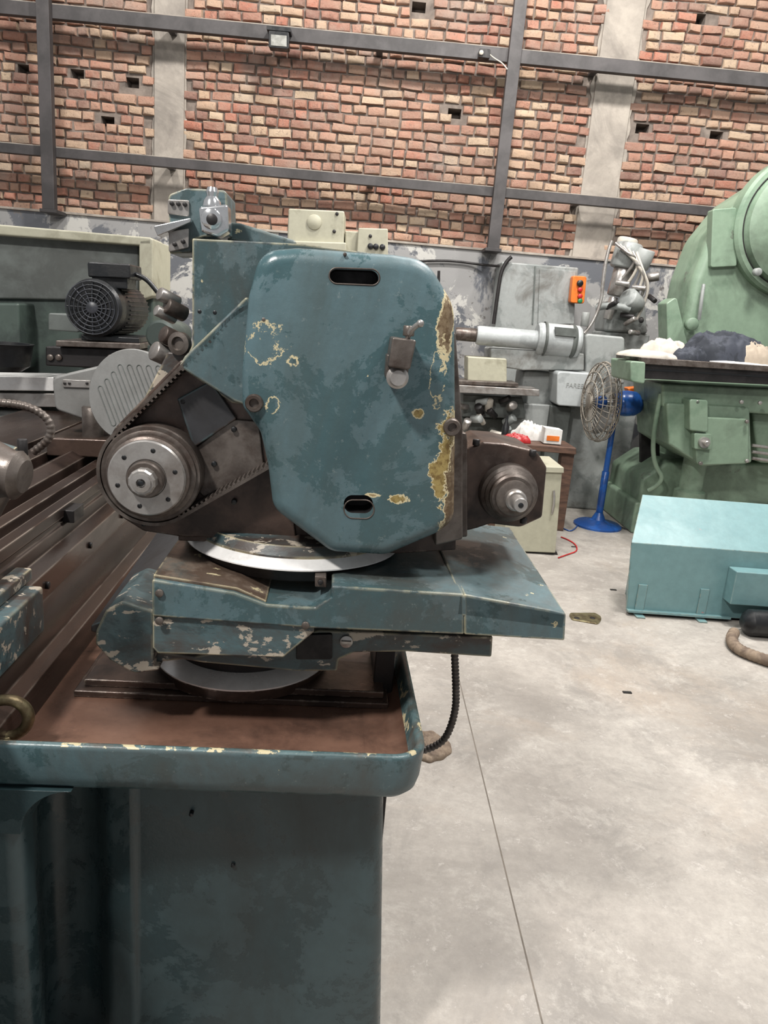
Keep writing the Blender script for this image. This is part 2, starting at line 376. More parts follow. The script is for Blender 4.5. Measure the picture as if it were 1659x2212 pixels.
# steel frame
sf=Root('steel_wall_frame',WF,(0,7.75,zp))
yf=7.72
def rail(nm,u0,v0,u1,v1,h):
    A=WF.y(u0,v0,yf);B=WF.y(u1,v1,yf); zz=(A.z+B.z)/2
    box(nm,x0w,x1w,yf,yf+.07,zz-h/2,zz+h/2,iron,sf,.004)
    box(nm+'_dust',x0w,x1w,yf+.004,yf+.068,zz+h/2,zz+h/2+.008,dust,sf,.002)
    return zz
zu=rail('rail_upper',250,33,1400,153,.115)
zl=rail('rail_lower',150,332,1400,444,.085)
for nm,u,v in (('post_1',100,220),('post_2',1096,260)):
    p=WF.y(u,v,yf-.05); box(nm,p.x-.058,p.x+.058,yf-.08,yf,zp+.0 if nm=='post_1' else zp-.02,ztop,iron,sf,.004)
    box(nm+'_foot',p.x-.08,p.x+.08,yf-.09,YW,zp-.03,zp+.0,iron,sf,.003)
for i,u in enumerate((360,820,1300)):
    p=WF.y(u,100,yf); box('bracket_%d'%i,p.x-.03,p.x+.03,yf+.06,YW,zu-.03,zu+.03,iron,sf); box('bracketb_%d'%i,p.x-.03,p.x+.03,yf+.06,YW,zl-.03,zl+.03,iron,sf)
fl=Root('floodlight',WF,WF.y(600,85,7.6))
pp('housing',[(580,65,4),(624,69,4),(624,106,4),(580,102,4)],7.6,7.7,black,fl,.006)
pp('glass',[(585,74),(619,77),(619,101),(585,98)],7.594,7.61,lens_m,fl,.002)
pp('bracket',[(576,55),(628,60),(628,69),(576,64)],7.6,7.72,black,fl)
sl=Root('junction_box_lamp',WF,WF.y(1045,112,7.6))
pp('case',[(1036,104,3),(1060,106,3),(1058,126,3),(1034,123,3)],7.62,7.72,dark,sl)
cyl('eye',WF.y(1040,113,7.6),(0,1,0),.02,.03,white,sl)
tube('cable',[WF.y(1058,118,7.65),WF.y(1070,128,7.62),WF.y(1086,136,7.62),WF.y(1096,150,7.6)],.006,white,sl)

# ================= MAIN MACHINE =================
G=Root('thread_grinding_machine',MF,(-.4,1.5,0))
q=MF.y
# --- tray
yt=1.10; zr=q(880,1638,yt).z; xr=q(914,1640,yt+.05).x; rc=.06; yb=1.56
path=[(Vector((-1.5,yt)),Vector((0,-1))),(Vector((xr-rc,yt)),Vector((0,-1)))]
for k in range(1,12):
    a=-math.pi/2+math.pi/2*k/11; n_=Vector((math.cos(a),math.sin(a))); path.append((Vector((xr-rc,yt+rc))+n_*rc,n_))
path.append((Vector((xr,yb)),Vector((1,0))))
prof=[(-.10,-.0545),(-.055,-.0535),(-.038,-.048),(-.024,-.034),(-.016,-.008),(-.013,-.001),(-.006,.002),(0,-.002),(.001,-.008),(-.003,-.06),(-.008,-.078),(-.022,-.092),(-.05,-.098),(-.2,-.10)]
bm=bmesh.new(); rows=[]
for P,n_ in path:
    rows.append([bm.verts.new((P.x+n_.x*o,P.y+n_.y*o,zr+z_)) for o,z_ in prof])
for i in range(len(rows)-1):
    for k in range(len(prof)-1):
        f=bm.faces.new((rows[i][k],rows[i+1][k],rows[i+1][k+1],rows[i][k+1]))
        f.material_index=1 if (k<=2 or (k<=3 and i<4)) else (2 if k in (4,5,6) or (k==3) else 0)
bm.faces.new(rows[-1])
rimm=worn('chipped_rim_paint',C(84,104,106),C(62,82,84),s=14,th=.5,w=.03,r1=.3,r2=.4,chip=CREAM,chip_th=.56,chip_s=26,dirt=C(92,74,60),dirt_th=.58,nr=.72)
tray=fin('coolant_tray_rim',bm,teal,G,0,ang=60); tray.data.materials.append(pan_m); tray.data.materials.append(rimm)
zf=zr-.055
box('tray_floor',-1.5,xr-.05,yt+.05,2.2,zf-.03,zf,pan_m,G,.001)
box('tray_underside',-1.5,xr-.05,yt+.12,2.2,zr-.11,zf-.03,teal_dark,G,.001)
# --- pedestal
xR=q(822,1765,1.2).x
pb=q(822,2205,1.2); pt_=q(822,1765,1.2); xRb=xR+(pb.x-xR)*(pt_.z/(pt_.z-pb.z))
def xm(u,y,v=1900): return q(u,v,y).x
ped=[(-1.5,1.105),(xm(48,1.105),1.105,.03),(xm(72,1.15),1.16,.03),(xm(90,1.30),1.31,.05),(xm(205,1.30),1.31,.05),(xm(235,1.24),1.235,.03),(xm(285,1.225),1.225,.02),(xm(300,1.24),1.235,.01),(xR,1.20,.03),(xR,2.1),(-1.5,2.1)]
PR=rp(ped,8)
def flare(x): return x+(xRb-xR)*max(0,min(1,(x+.35)/(xR+.35)))
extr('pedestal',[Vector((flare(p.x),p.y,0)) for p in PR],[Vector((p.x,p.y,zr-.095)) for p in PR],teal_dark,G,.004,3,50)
fx1=xm(50,1.105); fx0=fx1-.5; zt0=zr-.088; R_=.085
pts=[(fx0,zt0),(fx1+R_,zt0)]
for k in range(1,13):
    a=rad(90)+rad(90)*k/12; pts.append((fx1+R_+R_*math.cos(a),zt0-R_+R_*math.sin(a)))
pts.append((fx0,zt0-R_))
extr('pedestal_fillet',[Vector((x,1.103,z)) for x,z in pts],[Vector((x,1.25,z)) for x,z in pts],teal_dark,G,.01,4,50)
for u,v in ((415,1752),(710,1765),(505,1862),(612,1868)):
    p=q(u,v,1.228); cyl('screw_hole',p+Vector((0,-.012,0)),(0,1,0),.004,.02,black,G,12)
# --- longitudinal bed with ways
zb=1.075; pe=MF.z(0,1190,zb); xe=pe.x
sec=[(xe+.085,zf),(xe+.085,.845),(xe+.06,.86),(xe+.055,.90),(xe+.03,.93),(xe+.03,.985),(xe,1.0),(xe,1.03),(xe-.006,1.035),(xe-.006,1.045),(xe,1.05),(xe,zb),(xe-.03,zb),(xe-.033,zb-.02),(xe-.052,zb-.02),(xe-.055,zb+.004),(xe-.085,zb+.006),(xe-.088,zb-.03),(xe-.112,zb-.03),(xe-.115,zb+.012),(xe-.15,zb+.03),(xe-.185,zb+.012),(xe-.19,zb-.02),(xe-.22,zb-.02),(xe-.223,zb+.02),(xe-.28,zb+.02),(xe-.283,zb-.01),(xe-.32,zb-.01),(xe-.32,zb+.02),(xe-.6,zb+.02),(xe-.6,zf)]
extr('longitudinal_bed',[Vector((x,.6,z)) for x,z in sec],[Vector((x,3.1,z)) for x,z in sec],bedm,G,.0015)
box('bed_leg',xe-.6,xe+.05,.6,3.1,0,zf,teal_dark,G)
for k in range(4):
    box('way_strip_%d'%k,xe-.005,xe+.022,1.7+k*.33,1.77+k*.33,zb-.04,zb-.01,dark,G,.002)
for k in range(5):
    cyl('bed_screw_%d'%k,(xe+.03,1.5+k*.28,.957),(1,0,0),.008,.006,dark,G,12)
box('bed_bracket',xe+.0,xe+.062,1.0,1.40,.90,.995,teal_dirty,G,.006)
box('bed_bracket_step',xe-.002,xe+.03,1.0,1.43,.995,1.02,teal_dirty,G,.004)
# casting at far left
lathe('handwheel_boss',q(-42,1010,1.08),(1,-.1,-.12),[(.04,-.05),(.052,-.01),(.042,.02),(.034,.045),(.036,.055),(.024,.065)],bronze,G)
tube('casting_arm',[q(-90,965,1.1),q(-10,990,1.1),q(28,1002,1.1)],.026,teal_dirty,G)
tube('casting_lower',[q(-40,1130,1.12),q(-10,1070,1.12),q(18,1020,1.12)],.02,bronze,G)
cyl('casting_bolt',q(48,948,1.09),(0,0,-1),.007,.03,dark,G,16)
# eye bolt
cc=q(12,1552,1.16); bm=bmesh.new()
N1,N2=40,14; vv=[[None]*N2 for _ in range(N1)]
for i in range(N1):
    a=2*math.pi*i/N1
    for j in range(N2):
        b_=2*math.pi*j/N2; rr=.035+.0095*math.cos(b_)
        vv[i][j]=bm.verts.new((cc.x+rr*math.cos(a),cc.y+.0095*math.sin(b_)+.2*rr*math.cos(a),cc.z+rr*math.sin(a)))
for i in range(N1):
    for j in range(N2): bm.faces.new((vv[i][j],vv[(i+1)%N1][j],vv[(i+1)%N1][(j+1)%N2],vv[i][(j+1)%N2]))
fin('lifting_eye',bm,brass,G,ang=180)
cyl('lifting_eye_shank',(cc.x,cc.y,zf),(0,0,1),.012,max(.02,cc.z-.035-zf+.004),brass,G,16)
# --- cross way plate on tray floor
zc1=zf+.014; zc2=zf+.03
xa=MF.z(165,1482,zc1).x; xb=MF.z(838,1505,zc1).x; yc=MF.z(500,1506,zc1).y
box('cross_way_plate',xa,xb,yc,1.66,zf,zc1,brown,G,.003)
box('cross_way_step',xa+.015,xb-.01,yc+.018,1.64,zc1,zc2,brown,G,.003)
box('way_end_block',xb-.03,xb+.012,yc+.06,1.56,zf,q(842,1418,1.36).z,dark,G)
# --- lower turntable disc
yd=yc-.03
tz0=q(502,1512,yd+.01).z; tz1=q(502,1494,yd).z; tz2=q(502,1458,yd+.03).z; dc=q(502,1490,yd)
RD=.185
lathe('lower_turntable',(dc.x,yd+RD,0),(0,0,1),[(RD-.03,zc2),(RD-.02,tz0-.002),(RD-.004,tz0),(RD,tz1)],brown,G,96)
lathe('lower_turntable_scale_ring',(dc.x,yd+RD,0),(0,0,1),[(RD,tz1),(RD,tz1+.003),(RD-.03,tz2),(.1,tz2+.001)],chrome,G,96)
lathe('lower_pivot',(dc.x,yd+RD,0),(0,0,1),[(RD-.04,tz2),(RD-.04,tz2+.06)],dark,G,96)
# --- housing between
pp('slide_lower_body',[(330,1405),(420,1418),(690,1362),(1065,1376),(1062,1420,4),(880,1408),(765,1410,10),(732,1425,6),(728,1450,5),(640,1450),(440,1432),(395,1425),(330,1432)],1.262,1.58,teal_dirty,G,.004)
pp('slide_left_end',[(206,1365,25),(228,1318,22),(265,1300,20),(332,1320),(332,1440,5),(345,1448),(290,1456,25),(238,1428,20),(206,1392,10)],1.235,1.42,teal_dirty,G,.008)
pp('slide_dark_recess',[(640,1372),(718,1370,5),(718,1425,6),(640,1425)],1.255,1.27,dark,G,.002)
pp('slide_front_panel',[(329,1322),(680,1338),(678,1366,5),(612,1421,6),(340,1412,5),(329,1400)],1.212,1.3,teal_dirty,G,.003)
pp('slide_upper_body',[(328,1252),(505,1280),(575,1306),(680,1313),(716,1290),(716,1266,5),(1003,1284),(1003,1371),(680,1358),(328,1332)],1.205,1.55,teal,G,.004)
pp('slide_right_cover',[(1002,1284),(1190,1318),(1223,1326,5),(1220,1384,4),(1003,1371)],1.205,1.62,teal,G,.004)
zs=q(1003,1284,1.205).z; xs0=q(330,1252,1.205).x; xs1=q(716,1266,1.205).x
xs2=q(1003,1284,1.205).x; xs3=q(1223,1326,1.205).x
ps=[Vector((xs1+.005,1.225,zs-.01)),Vector((xs2,1.215,zs-.01)),Vector((xs2,1.64,zs-.01)),Vector((xs1+.005,1.64,zs-.01))]
extr('slide_top_plate',ps,[p+Vector((0,0,.006)) for p in ps],brown,G,.001)
za=q(1222,1326,1.205).z
r0=[Vector((xs2-.01,1.205,zs-.001)),Vector((xs3,1.205,za)),Vector((xs3,1.205,za-.03)),Vector((xs2-.01,1.205,zs-.04))]
r1=[Vector((xs2-.01,1.66,zs+.012)),Vector((xs3+.0,1.66,za+.03)),Vector((xs3,1.66,za-.03)),Vector((xs2-.01,1.66,zs-.04))]
extr('slide_right_lid',r0,r1,teal,G,.003)
pp('slide_top_left',[(331,1241),(512,1270),(575,1298),(575,1312),(331,1290)],1.214,1.53,scr,G,.002)
cyl('slide_screw',q(748,1385,1.262),(0,-1,0),.012,.004,steel,G,24)
box('slide_screw_slot',q(748,1385,1.257).x-.009,q(748,1385,1.257).x+.009,1.2565,1.26,q(748,1385,1.257).z-.001,q(748,1385,1.257).z+.001,black,G,0)
for u,v in ((345,1280),(345,1340),(660,1350)): cyl('slide_screw_b',q(u,v,1.205),(0,-1,0),.007,.005,bronze,G,24)
g0=q(196,1352,1.25)
extr('way_guard',[Vector((g0.x,1.25,g0.z)),Vector((g0.x+.07,1.25,g0.z+.035)),Vector((g0.x+.16,1.25,g0.z+.035)),Vector((g0.x+.16,1.25,g0.z-.04)),Vector((g0.x,1.25,g0.z-.012))],
     [Vector((g0.x-.0,1.85,g0.z+.03)),Vector((g0.x+.07,1.85,g0.z+.065)),Vector((g0.x+.16,1.85,g0.z+.065)),Vector((g0.x+.16,1.85,g0.z-.04)),Vector((g0.x,1.85,g0.z+.018))],guardm,G,.003)
# --- upper swivel ring
rcn=q(622,1235,1.25); hh=q(622,1190,1.26).z-q(622,1238,1.25).z
zq=q(622,1240,1.25).z; RS=.215
lathe('swivel_base',(rcn.x,1.25+RS,zq),(0,0,1),[(RS-.02,-.02),(RS-.008,0),(RS-.003,hh*.1)],dark,G,96)
lathe('swivel_scale_ring',(rcn.x,1.25+RS,zq),(0,0,1),[(RS-.003,hh*.1),(RS,hh*.14),(RS,hh*.2),(RS-.014,hh*.56),(RS-.016,hh*.6)],chrome,G,96)
lathe('swivel_upper_ring',(rcn.x,1.25+RS,zq),(0,0,1),[(RS-.016,hh*.6),(RS-.016,hh*.7),(RS-.026,hh*1.15),(.12,hh*1.2)],teal_dirty,G,96)
pp('clamp_block',[(680,1245),(705,1247),(705,1270),(680,1268)],1.238,1.27,bronze,G,.002)
cyl('clamp_screw',q(692,1257,1.238),(0,-1,0),.005,.004,dark,G,6)
# --- wheelhead base casting
pp('wheelhead_base',[(385,1155),(420,1100),(620,1000),(985,1000),(985,1188,4),(860,1196),(700,1182),(385,1168,3)],1.345,1.62,brown,G,.004)
pp('wheelhead_right_wall',[(940,700),(985,720),(1000,930),(1000,1165),(940,1180)],1.31,1.6,bronze,G,.004)
pp('belt_housing',[(240,1060,30),(229,985,60),(242,930,50),(392,775,15),(470,800,20),(620,900),(640,1172),(390,1160),(310,1148,20),(262,1118,30)],1.335,1.40,brown,G,.004)
pp('motor_block',[(382,862,4),(455,822,4),(512,905,4),(418,968,4)],1.322,1.345,guardm,G,.003)
pp('belt_back_plate',[(425,965,5),(500,905,5),(560,910),(570,1010),(440,1075,8),(425,1060)],1.328,1.345,bronze,G,.003)
for u,v in ((505,928),(395,868),(505,1085),(462,1003),(310,1132)):
    cyl('belt_plate_bolt',q(u,v,1.322),(0,1,0),.005,.02,black,G,12)
c1=q(330,1022,1.30); c2=q(606,812,1.30); r1_,r2_=.094,.128
D=Vector((c2.x-c1.x,c2.z-c1.z)); th=math.atan2(D.y,D.x); al=math.asin((r2_-r1_)/D.length)
def loop(off):
    P=[]
    for k in range(25):
        a=th+math.pi/2+al+(math.pi-2*al)*k/24; P.append((c1.x+(r1_+off)*math.cos(a),c1.z+(r1_+off)*math.sin(a)))
    for k in range(25):
        a=th-math.pi/2-al+(math.pi+2*al)*k/24; P.append((c2.x+(r2_+off)*math.cos(a),c2.z+(r2_+off)*math.sin(a)))
    return P
lo,li=loop(0),loop(-.006)
bm=bmesh.new(); n=len(lo); vs=[[bm.verts.new((p[0],yy,p[1])) for p in L_] for L_,yy in ((lo,1.29),(lo,1.335),(li,1.335),(li,1.29))]
for i in range(n):
    for a in range(4):
        b2=(a+1)%4; bm.faces.new((vs[a][i],vs[a][(i+1)%n],vs[b2][(i+1)%n],vs[b2][i]))
fin('drive_belt',bm,bronze,G,ang=40)
bm=bmesh.new()
for s_ in (1,-1):
    a=th+(math.pi/2+al) if s_==1 else th-(math.pi/2+al)
    n2=Vector((math.cos(a),math.sin(a))); A=Vector((c1.x,c1.z))+n2*(r1_-.008); B=Vector((c2.x,c2.z))+n2*(r2_-.008); L=(B-A).length; t_=(B-A)/L
    k=0
    while k*.0095<L:
        P=A+t_*(k*.0095); pv=[]
        for yy in (1.29,1.335):
            for sx,sn in ((-.0028,0),(.0028,0),(.0018,-.005),(-.0018,-.005)):
                w_=P+t_*sx+n2*(sn+.003); pv.append(bm.verts.new((w_.x,yy,w_.y)))
        for f in ((0,1,2,3),(4,5,6,7),(0,1,5,4),(1,2,6,5),(2,3,7,6),(3,0,4,7)): bm.faces.new([pv[i] for i in f])
        k+=1
fin('belt_teeth',bm,bronze,G,smooth=False)
lathe('pulley',(c1.x,1.335,c1.z),(0,-1,0),[(.086,0),(.086,.045),(.084,.048),(.078,.048),(.078,.052),(.074,.054),(.070,.054),(.070,.07),(.066,.073)],bronze,G,72)
lathe('pulley_face',(c1.x,1.335,c1.z),(0,-1,0),[(.0655,.06),(.0655,.078),(.063,.081),(.034,.081),(.032,.079)],steel,G,72)
lathe('pulley_hub',(c1.x,1.335,c1.z),(0,-1,0),[(.031,.07),(.031,.092),(.029,.095),(.026,.095)],bronze,G,48)
lathe('spindle_nut',(c1.x,1.335,c1.z),(0,-1,0),[(.023,.09),(.023,.112),(.020,.115),(.016,.115),(.016,.118),(.008,.119),(.007,.112)],steel,G,12,ang=20)
cyl('spindle_centre',(c1.x,1.335-.118,c1.z),(0,-1,0),.005,.002,black,G,16)
for k in range(6):
    a=math.pi/3*k+.3; cyl('pulley_hole',(c1.x+.05*math.cos(a),1.335-.0818,c1.z+.05*math.sin(a)),(0,1,0),.0042,.01,black,G,12)
# --- back plate and flange
pp('guard_back_plate',[(415,515,3),(655,527),(900,560),(900,900),(640,890),(500,870),(392,795),(415,745)],1.325,1.60,teal,G,.003)
pp('guard_flange',[(386,792,6),(398,770,6),(532,640),(600,700),(600,900),(505,868)],1.29,1.33,teal,G,.006)
for u,v in ((431,673),(464,675)): cyl('plate_hole',q(u,v,1.3245),(0,1,0),.0035,.01,black,G,12)
# --- big cover
spots=[]
def sp_(u,v,ru,rv,ci,co,inner):
    p=q(u,v,1.235); spots.append((p.x,p.z,ru*.00079,rv*.00079,ci,co,inner))
MU=C(140,122,74); BR=C(118,102,80); TE=None
sp_(966,700,18,75,BR,CREAM,.72); sp_(945,810,16,62,TE,CREAM,.84); sp_(958,1015,36,92,MU,CREAM,.9); sp_(980,1060,22,120,BR,CREAM,.85)
sp_(905,893,13,12,MU,CREAM,.8); sp_(580,752,38,36,TE,CREAM,.84); sp_(632,778,16,12,TE,CREAM,.7); sp_(590,880,14,20,TE,CREAM,.78); sp_(855,1077,24,11,MU,CREAM,.8); sp_(808,1070,16,5,CREAM,CREAM,.5)
cover_m=worn('teal_paint_cover',C(79,102,108),C(60,86,91),s=5.5,th=.535,w=.008,r1=.42,r2=.26,chip=CREAM,chip_th=.74,chip_s=14,spots=spots,nr=.74,speck=True,grime=C(64,74,72))
cov=pp('belt_guard_cover',[(534,640,95),(560,540,70),(640,533,50),(850,548,70),(925,560,110),(985,660,110),(987,920,80),(984,1130,45),(945,1158,40),(835,1205,60),(715,1198,50),(588,1103,50),(577,1010,50),(560,935,60),(520,880,40),(520,800,40)],1.235,1.345,cover_m,G,0,n=10)
bv=cov.modifiers.new('b','BEVEL'); bv.width=.024; bv.segments=7; bv.limit_method='ANGLE'; bv.angle_limit=rad(40); bv.use_clamp_overlap=False; bv.harden_normals=False
def slot(o,px,ya=1.2,yb2=1.29):
    c=pp('cutter',px,ya,yb2,dark,G,0,n=10)  # dark material colours the pocket walls, standing in for shade inside the cover
    bpy.context.view_layer.update()
    md=o.modifiers.new('x','BOOLEAN'); md.object=c; md.operation='DIFFERENCE'; md.solver='EXACT'
    try: md.material_mode='TRANSFER'
    except Exception: pass
    return c
S1=[(711,578,18),(820,582,18),(820,617,18),(711,612,18)]; S2=[(743,1080,20),(808,1080,20),(808,1121,20),(743,1119,20)]
cut=[slot(cov,S1),slot(cov,S2)]
dg=bpy.context.evaluated_depsgraph_get(); me=bpy.data.meshes.new_from_object(cov.evaluated_get(dg)); 
cov.modifiers.clear(); cov.data=me; me.polygons.foreach_set('use_smooth',[True]*len(me.polygons)); me.set_sharp_from_angle(angle=rad(40))
for c in cut: bpy.data.objects.remove(c)
def lip(px,y):
    P=[q(a.x,a.y,y) for a in rp(px,8)]; tube('slot_lip',P,.0012,bronze,G,closed=True,smooth=False,res=2)
lip(S1,1.235); lip(S2,1.235)
for u,v in ((550,870),(975,922)):
    lathe('cover_bolt',q(u,v,1.24),(0,-1,0),[(.015,-.02),(.015,.008),(.013,.012),(.008,.012),(.007,.006)],bronze,G,32)
for u,v in ((745,550),(570,690)): cyl('rivet',q(u,v,1.24),(0,-1,0),.003,.006,bronze,G,12)
# latch
pp('latch_body',[(848,728,5),(900,735,5),(886,800,8),(838,793,5)],1.175,1.236,bronze,G,.004)
pp('latch_arm',[(836,765,4),(888,772,4),(880,815,20),(858,840,18),(832,817,16)],1.20,1.236,bronze,G,.005)
lathe('latch_nut',q(858,815,1.20),(0,-1,0),[(.018,0),(.018,.006),(.014,.008),(.014,.016),(.012,.018)],steel,G,24,ang=20)
tube('latch_lever',[q(880,730,1.19),q(886,712,1.18),q(905,700,1.17)],.0045,steel,G)
cyl('latch_lever_hub',q(882,726,1.19),(0,0,1),.009,.016,bronze,G)
lathe('latch_ball',q(908,699,1.17),(0,0,1),[(.001,-.006),(.005,-.004),(.006,0),(.005,.004),(.001,.006)],steel,G,16,ang=90)
# --- right gearbox
pp('gearbox_flange',[(984,932,5),(1008,936,5),(1010,955),(1010,1160,4),(984,1162,4)],1.34,1.50,bronze,G,.004)
pp('gearbox_body',[(1005,970,10),(1045,955,8),(1090,958,20),(1160,975,20),(1182,1010,10),(1172,1118,10),(1125,1140,30),(1060,1132,20),(1030,1142),(1005,1148,6)],1.40,1.56,brown,G,.006)
gc=q(1096,1062,1.40)
lathe('gearbox_spindle_housing',gc,(0,-1,0),[(.058,0),(.056,.02),(.05,.024),(.05,.03),(.044,.034),(.044,.045),(.04,.048),(.034,.048),(.034,.056),(.026,.06)],bronze,G,64)
lathe('gearbox_spindle',gc,(0,-1,0),[(.02,.05),(.02,.075),(.017,.078),(.0135,.078),(.0135,.108),(.012,.11)],steel,G,32)
cyl('spindle_tip',gc+Vector((0,-.11,0)),(0,-1,0),.005,.001,black,G,16)
for u,v in ((1028,962),(1150,985),(1130,1130),(1000,1150)): cyl('gearbox_bolt',q(u,v,1.40),(0,0,1),.007,.012,dark,G,12)
# --- top control head
pp('control_head_box',[(402,406,10),(490,411,12),(493,508,5),(440,512),(415,520),(413,546,4),(366,548,4),(363,420,12)],1.50,1.62,teal,G,.004)
pp('control_head_plate',[(362,430,4),(408,432,4),(408,468,4),(362,462,4)],1.494,1.505,steel,G,.002)
pp('control_head_plate_b',[(364,500,4),(408,492,4),(408,535,4),(364,545,4)],1.494,1.505,steel,G,.002)
for u,v in ((372,440),(386,441),(400,442),(378,528),(396,522)): cyl('knob',q(u,v,1.494),(0,-1,0),.004,.006,dark,G,12)
pp('chrome_mount',[(428,446,8),(492,440,8),(494,498,10),(470,512),(434,500,8)],1.455,1.5,chrome2,G,.008)
cyl('chrome_boss',q(458,474,1.456),(0,-1,0),.018,.012,chrome2,G); cyl('chrome_boss_in',q(458,474,1.443),(0,-1,0),.010,.002,dark,G)
lathe('chrome_neck',q(458,448,1.475),(0,0,1),[(.018,0),(.016,.01),(.010,.018),(.012,.026),(.009,.034)],chrome2,G,24)
pp('lever_plate',[(331,488,3),(412,470,3),(412,480),(340,510,3)],1.48,1.52,chrome2,G,.002)
pp('control_arm',[(490,478),(520,482),(640,520),(640,545),(490,520)],1.56,1.7,teal,G,.006)
pp('control_post',[(415,512),(470,508),(470,560),(415,560)],1.54,1.6,teal,G,.003)
for i,(u,v,r) in enumerate(((385,655,.012),(400,680,.014),(378,690,.01),(392,740,.016),(372,775,.018))):
    cyl('fitting_%d'%i,q(u,v,1.42),(-.6,-.5,.3),r,.04,steel if i%2==0 else bronze,G,20)
lathe('fitting_ring',q(392,742,1.36),(-.3,-1,0),[(.02,0),(.02,.012),(.012,.014),(.01,.008)],bronze,G,24)
pp('fitting_plate',[(362,760,6),(415,765),(415,800),(340,880),(308,866,10)],1.36,1.42,teal_dirty,G,.004)
# --- conduit hose behind tray
ribbed('flexible_conduit',[q(982,1412,1.5),q(985,1480,1.5),q(985,1535,1.5),q(965,1595,1.5),q(935,1615,1.5),q(900,1625,1.5),q(860,1625,1.5)],.0088,.0074,.0022,hosem,G)
box('rear_cabinet_edge',xR-.05,q(828,1800,1.5).x,1.5,1.9,.35,zr-.11,dark,G)

# ================= SECOND MACHINE (left background lathe) =================
L=Root('lathe_machine',MF,(-1.6,3.4,0)); yl=3.5
pp('splash_guard_panel',[(-500,470),(300,515,6),(300,650),(-500,640)],yl,yl+.05,greyd,L,.01)
pp('splash_guard_top_rim',[(-500,440),(-10,484),(328,513,6),(328,530),(300,530),(-500,470)],yl-.06,yl+.15,beige,L,.008)
pp('splash_guard_side',[(300,518),(330,515,4),(330,640),(300,650)],yl-.06,yl+.3,beige,L,.008)
pp('headstock_body',[(-500,640),(330,640),(330,2000),(-500,2000)],yl+.02,yl+.5,olive,L,.01)
pp('hydraulic_box',[(-500,648),(40,655),(45,800),(-500,800)],yl-.15,yl+.1,olive,L,.01)
pp('bed_way',[(-500,805),(116,815),(116,845),(-500,838)],3.0,3.2,chrome,L,.004)
pp('bed_way_lower',[(-500,845),(130,850),(130,880),(-500,875)],3.0,3.3,steel,L,.004)
pp('bed_side',[(-500,880),(240,890),(240,1400),(-500,1400)],3.05,3.4,greym,L,.01)
pp('yellow_strip',[(88,930),(172,936),(172,946),(88,941)],2.98,3.06,worn('yellow_strip',C(176,156,66),None,s=5),L,.002)
pp('carriage',[(98,748),(300,755),(310,790),(300,800),(98,790)],2.9,3.3,dark,L,.006)
for u in (110,128,240,290): cyl('carriage_bolt',MF.y(u,772,2.9),(0,-1,0),.012,.01,bronze,L,12)
lathe('black_bowl',MF.y(10,800,2.9),(0,0,1),[(.06,0),(.09,.02),(.1,.09),(.105,.1),(.09,.1),(.08,.03),(.02,.02)],black,L,40)
# motor
Mo=Root('electric_motor',MF,MF.y(210,670,2.85)); mc=MF.y(201,665,2.85)
lathe('body',mc,(.12,1,0),[(.092,0),(.103,.01),(.1,.06),(.093,.07),(.093,.3),(.08,.32)],black,Mo,48)
for k in range(36):
    a=2*math.pi*k/36; ca,sa=math.cos(a),math.sin(a)
    v0=mc+Vector((.12*.1+.094*ca,.10,.094*sa)); tube('fin_%d'%k,[v0,v0+Vector((.02,.2,0))],.0035,black,Mo,smooth=False,res=1)
mgrey=worn('motor_guard',C(58,60,66),C(44,46,50),s=9,r1=.35,r2=.4)
for rr in (.02,.035,.05,.065,.08,.093):
    tube('grille_ring',[mc+Vector((rr*math.cos(2*math.pi*k/32),-.012,rr*math.sin(2*math.pi*k/32))) for k in range(32)],.0022,mgrey,Mo,closed=True,smooth=False,res=1)
for k in range(16):
    a=2*math.pi*k/16; tube('grille_spoke',[mc+Vector((.02*math.cos(a),-.012,.02*math.sin(a))),mc+Vector((.096*math.cos(a),-.006,.096*math.sin(a)))],.002,mgrey,Mo,smooth=False,res=1)
cyl('hub',mc+Vector((0,-.006,0)),(0,-1,0),.02,.01,mgrey,Mo)
pp('terminal_box',[(188,565,5),(280,570,5),(282,602,4),(190,598,4)],2.88,3.05,black,Mo,.006)
pp('terminal_neck',[(198,596),(275,600),(275,625),(198,620)],2.9,3.03,black,Mo,.004)
pp('foot',[(175,722),(300,730),(300,742),(175,735)],2.88,3.15,black,Mo,.004)
pp('mount_plate',[(120,735),(302,742),(302,755),(120,748)],2.86,3.18,bronze,Mo,.004)
tube('cable',[MF.y(282,590,2.95),MF.y(310,595,2.95),MF.y(340,630,2.95),MF.y(370,670,2.95),MF.y(395,690,2.95)],.009,black,Mo)
P2=Root('coolant_pump_motor',MF,MF.y(345,725,2.5))
lathe('body',MF.y(345,725,2.45),(.1,1,0),[(.04,0),(.048,.01),(.048,.05),(.045,.055),(.045,.2),(.04,.21)],olive,P2,36)
pp('bracket',[(318,745),(372,750),(372,800),(318,795)],2.48,2.58,olive,P2,.004)
pp('bracket_arm',[(104,676,4),(170,680,4),(170,718,4),(104,713,4)],3.2,3.4,greyd,L,.01)
